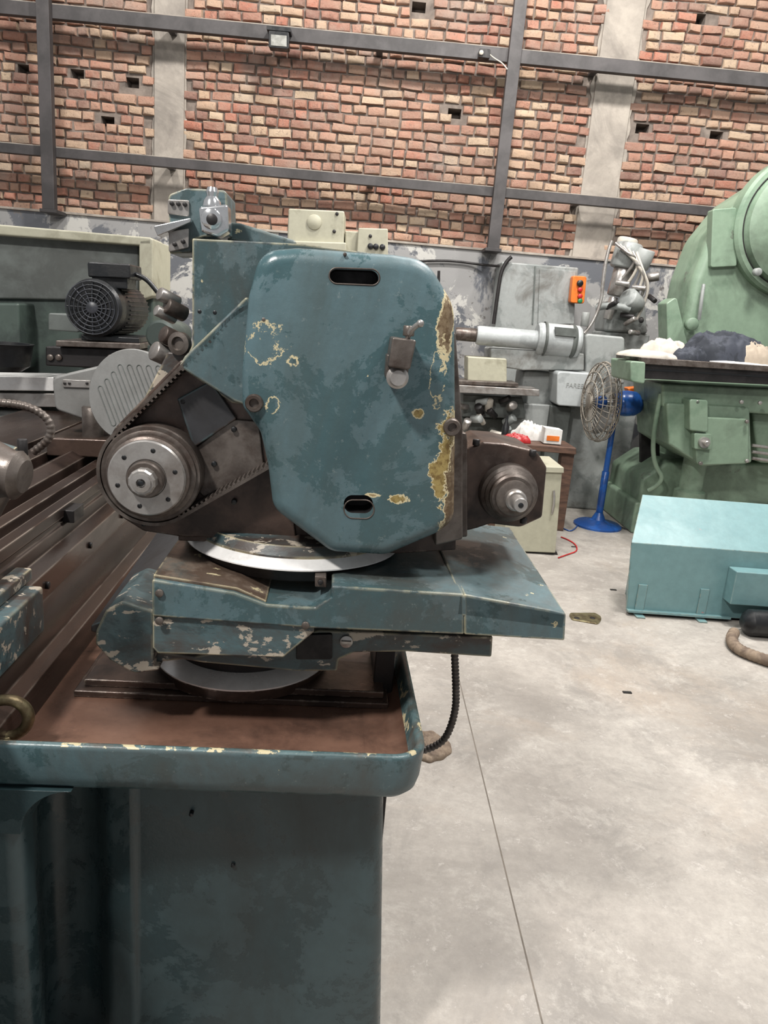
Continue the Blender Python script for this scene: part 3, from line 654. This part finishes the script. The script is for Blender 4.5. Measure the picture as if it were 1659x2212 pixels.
# workhead of the grinder
Wk=Root('workhead_faceplate',MF,MF.y(270,850,2.2))
pp('casting_arm',[(112,815,14),(150,805,8),(345,760,10),(350,790,10),(240,850),(230,900,10),(190,910,20),(118,885,18)],2.25,2.4,satin,Wk,.008)
pp('name_label',[(135,820,2),(195,822,2),(195,838,2),(135,836,2)],2.244,2.252,steel,Wk,.001)
for u in (140,150,188): cyl('label_screw',MF.y(u,828,2.243),(0,-1,0),.004,.003,dark,Wk,10)
dcn=MF.y(283,855,2.12)
axd=Vector((-.25,-1,.15)).normalized()
lathe('disc',dcn,axd,[(.125,-.05),(.13,-.045),(.13,-.004),(.127,0)],satin,Wk,72)
e1=axd.cross(Vector((0,0,1))).normalized(); e2=e1.cross(axd)
sd=(e1*.45+e2*.9).normalized(); sn=(e1*.9-e2*.45).normalized()
for k in range(-4,4):
    hl=.085-abs(k)*.011; o_=dcn+axd*.0005+sn*(k*.026)
    ring=[]
    for j in range(9): a=math.pi*j/8; ring.append(o_+sd*(hl+.007*math.sin(a))+sn*.007*math.cos(a))
    for j in range(9): a=math.pi+math.pi*j/8; ring.append(o_-sd*(hl-.007*math.sin(a))+sn*.007*math.cos(a))
    tube('slot_%d'%(k+4),ring,.0013,greyd,Wk,closed=True,smooth=False,res=1)
cyl('support_stem',MF.y(200,885,2.25)-Vector((0,0,.13)),(0,0,1),.03,.14,bronze,Wk)
pp('saddle',[(100,945),(240,950),(240,990),(100,985)],2.2,2.5,brown,Wk,.006)
ribbed('metal_hose',[MF.y(-20,868,1.9),MF.y(60,875,1.9),MF.y(108,905,1.9),MF.y(112,945,1.9),MF.y(70,978,1.9)],.0105,.0092,.003,bronze,Wk)

# ================= BEIGE MACHINE BEHIND =================
B=Root('beige_machine',WF,(-.5,5.6,0))
pp('head',[(623,450,4),(744,456,4),(742,534),(620,530)],5.5,5.8,beige,B,.01)
cyl('head_cap',WF.y(679,480,5.5),(0,-1,0),.05,.01,beige,B)
pp('head_lower',[(632,520),(748,524),(748,560),(632,560)],5.45,5.9,beige,B,.01)
pp('box_right',[(774,492,3),(838,494,3),(838,560),(770,560)],5.5,5.8,beige,B,.01)
pp('box_mid',[(745,498),(776,500),(776,560),(745,560)],5.55,5.8,beige,B,.01)
for u,v in ((800,532),(812,533),(826,534)): cyl('push_button',WF.y(u,v,5.5),(0,-1,0),.02,.02,black,B,16)
for u,v in ((728,462),(722,500),(800,510)): cyl('badge',WF.y(u,v,5.5),(0,-1,0),.012,.008,dark,B,12)
pp('column',[(620,550),(850,560),(850,1400),(620,1400)],5.6,6.1,beige,B,.02)

# ================= GREY GRINDER =================
Gr=Root('grey_surface_grinder',WF,(1.4,6.8,0)); o=.5
pp('body',[(1130,800,8),(1345,815,8),(1345,1400),(1130,1400)],6.65,7.0,greym,Gr,.02)
pp('body_upper',[(1265,720,8),(1350,728,8),(1350,830),(1265,830)],6.65,6.95,greym,Gr,.02)
pp('body_lower_left',[(985,900),(1135,905),(1135,1400),(985,1400)],6.7,7.0,greyd,Gr,.02)
def ch(nm,u0,v0,u1,v1,y,rpx,mat):
    a=WF.y(u0,v0,y); b=WF.y(u1,v1,y); r=rpx*y/1600; zc=(a.z+b.z)/2
    lathe(nm,(a.x,y+r,zc),(1,0,0),[(r*.9,0),(r,.02),(r,b.x-a.x-.02),(r*.9,b.x-a.x)],mat,Gr,40)
lg=worn('light_grey_enamel',C(164,168,168),C(148,152,152),s=4,th=.55,r1=.35,r2=.45)
ch('spindle_sleeve',1032,725,1168,735,5.95+o,20,lg); ch('spindle_drum',1166,732,1260,740,5.9+o,34,lg)
ch('spindle_ring',1180,732,1186,733,5.88+o,36,greyd); ch('spindle_cap',1240,738,1250,740,5.88+o,36,greyd); ch('spindle_nose',985,722,1034,724,6.0+o,14,bronze)
pp('drum_label',[(1200,706),(1245,710),(1245,728),(1200,724)],5.885+o,5.92+o,greyd,Gr,.001)
pp('base_block',[(1060,752,5),(1180,758,5),(1262,764),(1262,800),(1130,800),(1060,790)],6.0+o,6.9,greym,Gr,.012)
pp('ram_block',[(1010,770),(1095,775,4),(1095,838),(1010,835)],5.95+o,6.2+o,beige,Gr,.012)
pp('table',[(990,832),(1165,842),(1165,856),(990,848)],5.75+o,6.1+o,steel,Gr,.004)
pp('table_rail',[(990,822),(1120,828),(1120,836),(990,830)],5.8+o,6.1+o,bronze,Gr,.004)
pp('saddle_block',[(1000,852),(1130,860),(1135,905),(1000,900)],5.95+o,6.3+o,greyd,Gr,.01)
pp('apron',[(1100,870,5),(1190,875,5),(1190,960),(1100,955)],6.05+o,6.65,greym,Gr,.012)
pp('electrical_box',[(1204,802,8),(1290,808,8),(1292,882,8),(1202,876,8)],5.85+o,6.2+o,lg,Gr,.012)
pp('electrical_box_low',[(1190,876),(1235,880),(1235,1400),(1190,1400)],6.0+o,6.1+o,greyd,Gr,.01)
tx=bpy.data.curves.new('lettering','FONT'); tx.body='FAREELI'; tx.size=.055; tx.extrude=.001; tx.materials.append(greym)
to=link(bpy.data.objects.new('lettering',tx)); Gr.add(to); pw=WF.y(1222,836,5.848+o); to.matrix_basis=WF.M@Matrix.Translation(pw)@Matrix.Rotation(rad(90),4,'X')
for k,(u,v) in enumerate(((1010,880),(1030,870),(1055,885),(1080,868),(1100,880),(1020,905),(1045,915),(1070,900),(1005,925),(1090,915),(1060,935),(1038,892),(1015,940),(1085,935))):
    a=WF.y(u,v,5.9+o); cyl('fitting_%d'%k,a,(random.uniform(-1,1),-.6,random.uniform(-.2,1)),.02+.02*random.random(),.11,[steel,greym,white,dark][k%4],Gr,16)
cyl('handwheel',WF.y(1322,905,5.95+o),(0,-1,0),.05,.04,greyd,Gr)
tube('oil_pipe',[WF.y(1300,640,6.2+o),WF.y(1290,690,6.2+o),WF.y(1262,720,6.2+o)],.015,steel,Gr)
cyl('exhaust_stub',WF.y(1262,705,6.2+o),(0,0,1),.035,.12,greym,Gr)
tube('upright_rod',[WF.y(948,585,6.6),WF.y(944,760,6.6)],.012,dark,Gr,smooth=False)
# cabinet
K=Root('electrical_cabinet',WF,(1.5,7.6,0))
pp('cabinet_body',[(1084,565,4),(1250,578,4),(1250,1400),(1084,1400)],7.52,7.86,greym,K,.015)
pp('door_edge',[(1155,575),(1158,575),(1152,700),(1149,700)],7.51,7.53,greyd,K,.001)
pp('door_panel',[(1166,580,3),(1244,586,3),(1240,700,3),(1162,700,3)],7.505,7.53,greym,K,.004)
tube('cabinet_pipe',[WF.y(1105,555,7.49),WF.y(1085,570,7.49),WF.y(1074,640,7.49),WF.y(1066,700,7.49)],.018,dark,K)
tube('wall_cable',[WF.y(905,565,7.85),WF.y(960,560,7.85),WF.y(1060,575,7.85),WF.y(1085,575,7.6)],.012,dark,K)
O=Root('pendant_control_box',WF,WF.y(1250,625,7.4))
pp('case',[(1238,595,5),(1268,597,5),(1262,656,5),(1232,654,5)],7.4,7.5,orange,O,.01)
for v,mm in ((612,black),(626,redm),(640,redm),(650,greenb)): cyl('button',WF.y(1252,v,7.4),(0,-1,0),.022 if mm is not black else .03,.03,mm,O,16)
# turret mill
T=Root('turret_milling_machine',WF,(2.3,7.2,0)); yT=7.0
pp('column',[(1300,715),(1405,722),(1405,1400),(1300,1400)],yT+.08,yT+.4,greym,T,.02)
pp('ram',[(1310,650,8),(1395,656,8),(1400,722),(1305,716)],yT+.05,yT+.4,greym,T,.03)
cyl('head_motor',WF.y(1345,580,yT),(.15,0,1),.12,.22,greym,T); cyl('head_cap',WF.y(1350,540,yT),(.15,0,1),.09,.1,white,T)
cyl('quill_housing',WF.y(1332,640,yT),(.12,0,1),.09,.25,steel,T); cyl('quill',WF.y(1312,690,yT-.02),(.15,0,1),.04,.2,steel,T)
cyl('feed_box',WF.y(1375,660,yT-.1),(-.6,-.4,.3),.09,.16,greym,T); cyl('feed_knob',WF.y(1398,600,yT-.1),(1,-.3,.2),.04,.1,steel,T)
cyl('side_motor',WF.y(1380,580,yT-.05),(.2,-.2,1),.08,.17,greym,T)
for k in range(6):
    tube('hose_%d'%k,[WF.y(1330+k*9,525+k*4,yT-.1),WF.y(1352+k*7,545+k*7,yT-.2),WF.y(1382+k*5,560+k*14,yT-.18),WF.y(1345+k*6,600+k*18,yT-.12)],.013,white if k%2 else steel,T)
tube('side_pipe',[WF.y(1322,520,yT-.1),WF.y(1305,560,yT-.1),WF.y(1300,640,yT-.1)],.016,steel,T)
for k,(u,v) in enumerate(((1310,665),(1350,700),(1385,690),(1330,610),(1402,640),(1365,620),(1340,680),(1380,720))): cyl('lever_%d'%k,WF.y(u,v,yT-.15),(random.uniform(-1,1),-.5,random.uniform(-.5,.5)),.022,.12,steel if k%2 else dark,T,12)
tube('spiral_arm',[WF.y(1290,665,yT-.1),WF.y(1320,655,yT-.2),WF.y(1360,668,yT-.2)],.03,greym,T)

# ================= GREEN MILL =================
Q=Root('green_milling_machine',WF,(3,6.3,0))
pp('column',[(2100,330),(1830,345,150),(1680,378,90),(1600,430,90),(1535,510,120),(1500,600,120),(1478,700,80),(1468,800,40),(1460,1000,30),(1460,1400),(2100,1400)],6.15,6.7,green,Q,.07,seg=6,n=10)
cR=WF.y(1730,490,6.1)
lathe('overarm_flange',cR,(0,-1,0),[(.53,-.1),(.53,.02),(.51,.045),(.48,.05),(.47,.035),(.46,.05),(.45,.10),(.38,.13),(.2,.14)],green,Q,96)
tube('flange_joint',[cR+Vector((.475*math.cos(2*math.pi*k/64),-.045,.475*math.sin(2*math.pi*k/64))) for k in range(64)],.006,dark,Q,closed=True,smooth=False)
cyl('flange_bolt',WF.y(1632,588,6.0),(0,-1,0),.03,.05,greym,Q,16)
pp('column_cover',[(1540,452,5),(1592,448,5),(1592,575,5),(1535,578,5)],6.1,6.2,green,Q,.008)
pp('handle_block',[(1440,655,6),(1462,640,6),(1490,760),(1442,745,6)],6.1,6.3,green,Q,.01)
tube('grab_rod',[WF.y(1520,615,6.1),WF.y(1515,650,6.05),WF.y(1510,690,6.1)],.014,greym,Q)
cyl('knob',WF.y(1490,700,6.12),(0,-1,0),.05,.06,green,Q)
pp('table',[(1390,778),(1800,806),(1800,838),(1390,818)],5.35,5.85,dark,Q,.006)
pp('table_top_plate',[(1385,772),(1800,800),(1800,812),(1385,786)],5.32,5.88,bronze,Q,.004)
pp('table_t_slot',[(1392,796),(1800,820),(1800,824),(1392,800)],5.345,5.36,black,Q,.0)
pp('table_end',[(1362,780,5),(1395,782,5),(1393,830,5),(1362,824,8)],5.3,5.75,green,Q,.01)
pp('saddle',[(1430,828),(1800,846),(1800,905),(1432,880)],5.55,6.2,green,Q,.02)
pp('knee',[(1440,870,6),(1620,880,6),(1625,1000,6),(1520,1008,12),(1445,960,6)],5.5,6.2,green,Q,.025)
pp('knee_panel',[(1500,900,8),(1618,905,8),(1618,1002,8),(1505,1006,12)],5.44,5.55,green,Q,.012)
pp('feed_gearbox',[(1490,862,6),(1530,864,6),(1530,935,6),(1490,930,6)],5.4,5.55,green,Q,.012)
pp('square_boss',[(1500,936,4),(1538,938,4),(1538,972,4),(1500,970,4)],5.4,5.46,green,Q,.006)
lathe('square_boss_knob',WF.y(1519,955,5.4),(0,-1,0),[(.04,0),(.04,.03),(.02,.03),(.02,.07),(.015,.075)],steel,Q,24)
for u,v in ((1505,868),(1600,868),(1640,870),(1612,910),(1612,995),(1512,1000)): cyl('screw',WF.y(u,v,5.42),(0,-1,0),.014,.02,steel,Q,12)
pp('right_knee_box',[(1625,890),(1800,900),(1800,1010),(1640,1000,8)],5.7,6.2,green,Q,.02)
lathe('elevating_screw_housing',WF.y(1490,1060,5.75),(0,0,1),[(.13,-.3),(.12,0),(.09,.02),(.09,.3)],green,Q,32)
pp('base_step',[(1385,1035,20),(1440,1000,20),(1800,1000),(1800,1400),(1385,1400)],5.95,6.75,green,Q,.03)
pp('base_plinth',[(1372,1085,8),(1800,1095),(1800,1400),(1372,1400)],5.9,6.8,green,Q,.02)
tube('coolant_line',[WF.y(1428,850,5.6),WF.y(1412,920,5.6),WF.y(1410,1000,5.7),WF.y(1440,1040,5.7),WF.y(1400,1060,5.75)],.018,green,Q)
for k in range(3): tube('pipe_%d'%k,[WF.y(1625,990-k*14,5.5),WF.y(1700,1000-k*14,5.5)],.012,steel,Q,smooth=False)
pp('orange_side_panel',[(1355,838),(1425,832),(1425,868,8),(1365,872,8)],6.25,6.35,orange,Q,.01)
pp('orange_panel_post',[(1385,868),(1425,868),(1425,1060),(1385,1060)],6.28,6.33,dark,Q,.002)
def onT(u,y):
    p=WF.y(u,772,5.32); zz=WF.y(1385,772,5.32).z; z2=WF.y(1800,800,5.32).z; x1,x2=WF.y(1385,772,5.32).x,WF.y(1800,800,5.32).x
    X=WF.y(u,775,y).x; return (X,y,zz+(z2-zz)*(X-x1)/(x2-x1)-.002)
Cl=Root('folded_cloth',WF,onT(1410,5.5)); mound('cloth_lump',onT(1402,5.5),.25,.14,.05,white,Cl,seed=2,flat=.75,fold=2); mound('cloth_lump_b',onT(1432,5.66),.18,.11,.13,white,Cl,seed=9,fold=2.2,flat=.7)
Jk=Root('navy_jacket',WF,onT(1560,5.6)); mound('jacket_body',onT(1556,5.6),.34,.19,.19,navy,Jk,seed=5,fold=3.5,flat=.8); mound('jacket_sleeve',onT(1500,5.5),.16,.09,.10,navy,Jk,seed=14,fold=4); mound('jacket_lining',onT(1632,5.5),.14,.12,.14,tan_c,Jk,seed=11,fold=2.5,flat=.7)
Pa=Root('newspaper_sheet',WF,onT(1600,5.38)); mound('sheet',onT(1610,5.375),.24,.045,.016,paper,Pa,seed=15)

# ================= FAN =================
Fp=WF.z(1290,1136,0); Fa=Root('pedestal_fan',WF,Fp)
lathe('base',Fp,(0,0,1),[(.2,0),(.2,.015),(.18,.03),(.09,.045),(.06,.06),(.04,.1),(.03,.12)],blue,Fa,48)
ph=WF.y(1322,893,Fp.y).z
cyl('pole',Fp+Vector((0,0,.08)),(0,0,1),.03,(ph-.08)*.45,blue,Fa,24,.05); cyl('pole_upper',Fp+Vector((0,0,.1)),(0,0,1),.023,ph-.05,blue,Fa,24,.05)
cyl('collar',Fp+Vector((0,0,ph*.92)),(0,0,1),.034,.06,steel,Fa)
hd=Vector((-1,-.08,-.02)).normalized(); hc=Fp+Vector((.08,0,ph+.09))
lathe('motor_housing',hc,hd,[(.03,-.13),(.07,-.115),(.098,-.07),(.105,0),(.1,.05),(.08,.09),(.03,.1)],blue,Fa,32,ang=60)
fcn=hc+hd*.22; f1=hd.cross(Vector((0,0,1))).normalized(); f2=f1.cross(hd).normalized()
cage=worn('cage_wire',C(160,153,142),C(126,118,108),s=10,r1=.4,r2=.5,metal=.3)
RF=.32
def cr3(r,t,k,n): a=2*math.pi*k/n; return fcn+hd*t+(f1*math.cos(a)+f2*math.sin(a))*r
for r,t in ((RF,0),(RF*.97,.04),(RF*.97,-.04),(RF*.75,.075),(RF*.75,-.075),(RF*.5,.09),(RF*.5,-.09),(RF*.22,.095),(RF*.22,-.095)):
    tube('cage_ring',[cr3(r,t,k,40) for k in range(40)],.0045 if r<RF else .008,cage,Fa,closed=True,smooth=False,res=1)
for k in range(36):
    tube('cage_wire_%d'%k,[cr3(RF*.1,-.095,k,36),cr3(RF*.5,-.09,k,36),cr3(RF*.9,-.06,k,36),cr3(RF,0,k,36),cr3(RF*.9,.06,k,36),cr3(RF*.5,.09,k,36),cr3(RF*.1,.097,k,36)],.0028,cage,Fa,res=1)
lathe('cage_badge',fcn,hd,[(.06,.094),(.06,.104),(.05,.108)],cage,Fa,24)
cyl('blade_hub',fcn-hd*.04,hd,.05,.07,blue,Fa)
cyl('motor_shaft',hc+hd*.08,hd,.015,.14,steel,Fa,16)
for b_ in range(3):
    bm=bmesh.new(); g=[]
    for i in range(6):
        for j in range(6):
            r=.04+.22*i/5; a=2*math.pi*b_/3+(j/5-.5)*(1.2 if i>0 else .6); t=(j/5-.5)*.06
            g.append(bm.verts.new(fcn+hd*t+(f1*math.cos(a)+f2*math.sin(a))*r))
    for i in range(5):
        for j in range(5): bm.faces.new((g[i*6+j],g[i*6+j+1],g[i*6+j+7],g[i*6+j+6]))
    ob=fin('blade_%d'%(b_+1),bm,satin,Fa,ang=80); s=ob.modifiers.new('s','SOLIDIFY'); s.thickness=.003
tube('power_cord',[Fp+Vector((.15,0,.02)),Fp+Vector((.25,-.1,.008)),Fp+Vector((.32,-.12,.006)),Fp+Vector((.4,-.15,.006))],.006,black,Fa)

# ================= BENCH & CABINET =================
Be=Root('work_bench',WF,(1.5,6.0,0))
pp('top',[(1070,955),(1245,968),(1245,982),(1070,968)],5.75,6.12,wood,Be,.006)
zbt=WF.y(1150,962,5.75).z
for u in (1225,1085):
    p=WF.y(u,1000,5.8); box('leg_%d'%u,p.x-.05,p.x+.05,5.8,5.9,0,zbt-.02,wood,Be)
p0=WF.y(1090,1000,5.8);p1=WF.y(1225,1000,5.8); box('stretcher',p0.x,p1.x,5.82,5.86,.2,.28,wood,Be)
def onB(u,v,y):
    p=WF.y(u,v,y); a_=WF.y(1070,955,5.75); b_=WF.y(1245,968,5.75); return (p.x,y,a_.z+(b_.z-a_.z)*(p.x-a_.x)/(b_.x-a_.x)+.003)
Rc=Root('red_cloth',WF,onB(1112,960,5.84)); mound('cloth',onB(1112,960,5.83),.12,.06,.07,redm,Rc,seed=4)
Pp=Root('paper_pile',WF,onB(1130,950,6.0)); mound('papers',onB(1142,950,6.02),.14,.07,.15,paper,Pp,seed=6,fold=3)
Cb=Root('cardboard_box',WF,onB(1195,950,5.85)); bz=onB(1192,950,5.85)
pbx=[Vector((bz[0]-.07,5.82,bz[2]+.004)),Vector((bz[0]+.07,5.82,bz[2]+.004)),Vector((bz[0]+.07,5.82,bz[2]+.12)),Vector((bz[0]-.07,5.82,bz[2]+.13))]
extr('box_body',pbx,[p+Vector((0,.13,0)) for p in pbx],paper,Cb,.003)
box('box_label',bz[0]-.05,bz[0]+.05,5.815,5.822,bz[2]+.03,bz[2]+.07,orange,Cb,.001)
Tc=Root('oil_can',WF,onB(1090,945,5.95)); pz=onB(1090,945,5.95); lathe('can',pz,(0,0,1),[(.03,0),(.03,.1),(.012,.14),(.01,.19)],black,Tc,20)
Cn=Root('beige_steel_cabinet',WF,(1.2,5.2,0))
pp('body',[(1105,1012,3),(1215,1016,3),(1200,1195),(1085,1190)],5.1,5.5,beige,Cn,.01)
pp('top',[(1095,1005),(1218,1010),(1218,1022),(1095,1018)],5.08,5.52,beige,Cn,.004)
pp('foot',[(1090,1186),(1203,1192),(1203,1215),(1090,1212)],5.12,5.5,dark,Cn,.004)
tube('handle',[WF.y(1196,1060,5.09),WF.y(1199,1085,5.07),WF.y(1192,1110,5.09)],.008,steel,Cn)

# ================= AQUA GUARD ON FLOOR =================
A=Root('aqua_machine_guard',WF,WF.z(1500,1330,0))
f0=WF.z(1351,1326,0); ya=f0.y; xA=f0.x; zA=WF.y(1364,1172,ya).z; xB=xA+1.5
ybk=ya+.34; pt=WF.y(1388,1068,ybk)
def sheet(nm,quad,t):
    t=Vector(t); extr(nm,[Vector(p) for p in quad],[Vector(p)+t for p in quad],aqua,A,.003)
xf=WF.y(1364,1172,ya).x
sheet('front_panel',[(xA,ya,.02),(xB,ya,.02),(xB,ya,zA),(xf,ya,zA)],(0,.008,0))
sheet('sloped_panel',[(xf,ya,zA),(xB,ya,zA),(xB,ybk,pt.z),(pt.x,ybk,pt.z)],(0,.004,-.008))
sheet('back_panel',[(pt.x,ybk,0),(xB,ybk,0),(xB,ybk,pt.z-.004),(pt.x,ybk,pt.z-.004)],(0,.008,0))
sheet('end_panel',[(xA+.002,ya,.02),(pt.x,ybk,.02),(pt.x,ybk,pt.z-.006),(xf+.002,ya,zA-.004)],(.008,0,0))
sheet('end_panel_far',[(xB,ya,.0),(xB,ybk,.0),(xB,ybk,pt.z-.004),(xB,ya,zA)],(-.008,0,0))
for u in (1382,1517):
    p=WF.y(u,1300,ya); box('tab',p.x-.026,p.x+.026,ya-.012,ya+.002,-.0,.19,aqua,A,.003); box('tab_foot',p.x-.026,p.x+.026,ya-.06,ya,0,.01,aqua,A,.003)
p=WF.y(1592,1235,ya-.1); box('side_pocket',p.x,xB,ya-.1,ya,.14,p.z,aqua,A,.006)
box('bottom_lip',xA,WF.y(1575,1330,ya).x,ya-.03,ya,.02,.035,aqua,A,.003)
Bk=Root('black_roller',WF,WF.z(1640,1352,0)); p=WF.z(1590,1358,0)
lathe('roll',(p.x,ya-.19,.075),(1,.0,0),[(.03,-.02),(.06,0),(.075,.02),(.075,.8),(.065,.82)],black,Bk,32)
Hs=Root('rubber_hose_piece',WF,WF.z(1600,1400,0))
hpz=[WF.z(u,v,.03) for u,v in ((1586,1366),(1578,1382),(1592,1402),(1630,1418),(1680,1434),(1720,1438))]; ribbed('hose',hpz,.031,.029,.006,rope,Hs)
Lk=Root('steel_link_plate',WF,WF.z(1262,1337,0))
P=[WF.z(a.x,a.y,0) for a in rp([(1226,1326,8),(1285,1326,10),(1302,1336,8),(1292,1350,8),(1235,1340,8)])]
extr('plate',P,[p+Vector((0,0,.008)) for p in P],brass,Lk,.002)
for u in (1246,1280): cyl('hole',WF.z(u,1335,.0085),(0,0,1),.016,.001,dark,Lk,16)
Sc=Root('sack_scrap',WF,WF.z(935,1625,0)); p=WF.z(925,1615,0); mound('scrap',p,.08,.1,.03,rope,Sc,seed=21,fold=4)
for i,(u,v) in enumerate(((1325,1275),(1355,1497),(1050,1228),(1240,1182))):
    r_=Root('metal_chip',WF,WF.z(u,v,0)); p=WF.z(u,v,0); box('chip',p.x-.02,p.x+.02,p.y-.006,p.y+.01,0,.005,dark,r_,.001)
Cd=Root('floor_cable',WF,WF.z(1200,1190,0)); tube('cable',[WF.z(u,v,.006) for u,v in ((1206,1205),(1225,1198),(1250,1190),(1240,1170),(1212,1160))],.005,redm,Cd)
tube('cable_b',[WF.z(u,v,.006) for u,v in ((1200,1130),(1215,1142),(1240,1150),(1250,1130))],.005,blue,Cd)

# ================= LIGHTS =================
def area(name,loc,tgt,size,power,col=(1,.97,.93)):
    l=bpy.data.lights.new(name,'AREA'); l.shape='DISK'; l.size=size; l.energy=power; l.color=col
    o=link(bpy.data.objects.new(name,l)); o.location=loc
    o.rotation_euler=(Vector(tgt)-Vector(loc)).to_track_quat('-Z','Y').to_euler(); return o
area('high_bay_lamp',(-1.6,-.6,4.2),(0,1.4,1.0),.35,185)
area('high_bay_lamp.001',(1.8,3.6,5.6),(2.0,3.8,0),.8,280)
area('high_bay_lamp.002',(.4,4.6,6.6),(.2,8,3.2),.5,330)
area('high_bay_lamp.003',(-3.2,4.6,6.4),(-3,8,3.2),.5,160)
area('high_bay_lamp.004',(3.8,5,6.4),(3.4,7.5,1.5),.6,160)
area('high_bay_lamp.005',(1.5,.6,4.6),(1.3,1.6,0),.8,115)
w=bpy.data.worlds.new('world'); SC.world=w; w.use_nodes=True
w.node_tree.nodes['Background'].inputs[0].default_value=(.95,.97,1,1); w.node_tree.nodes['Background'].inputs[1].default_value=.36
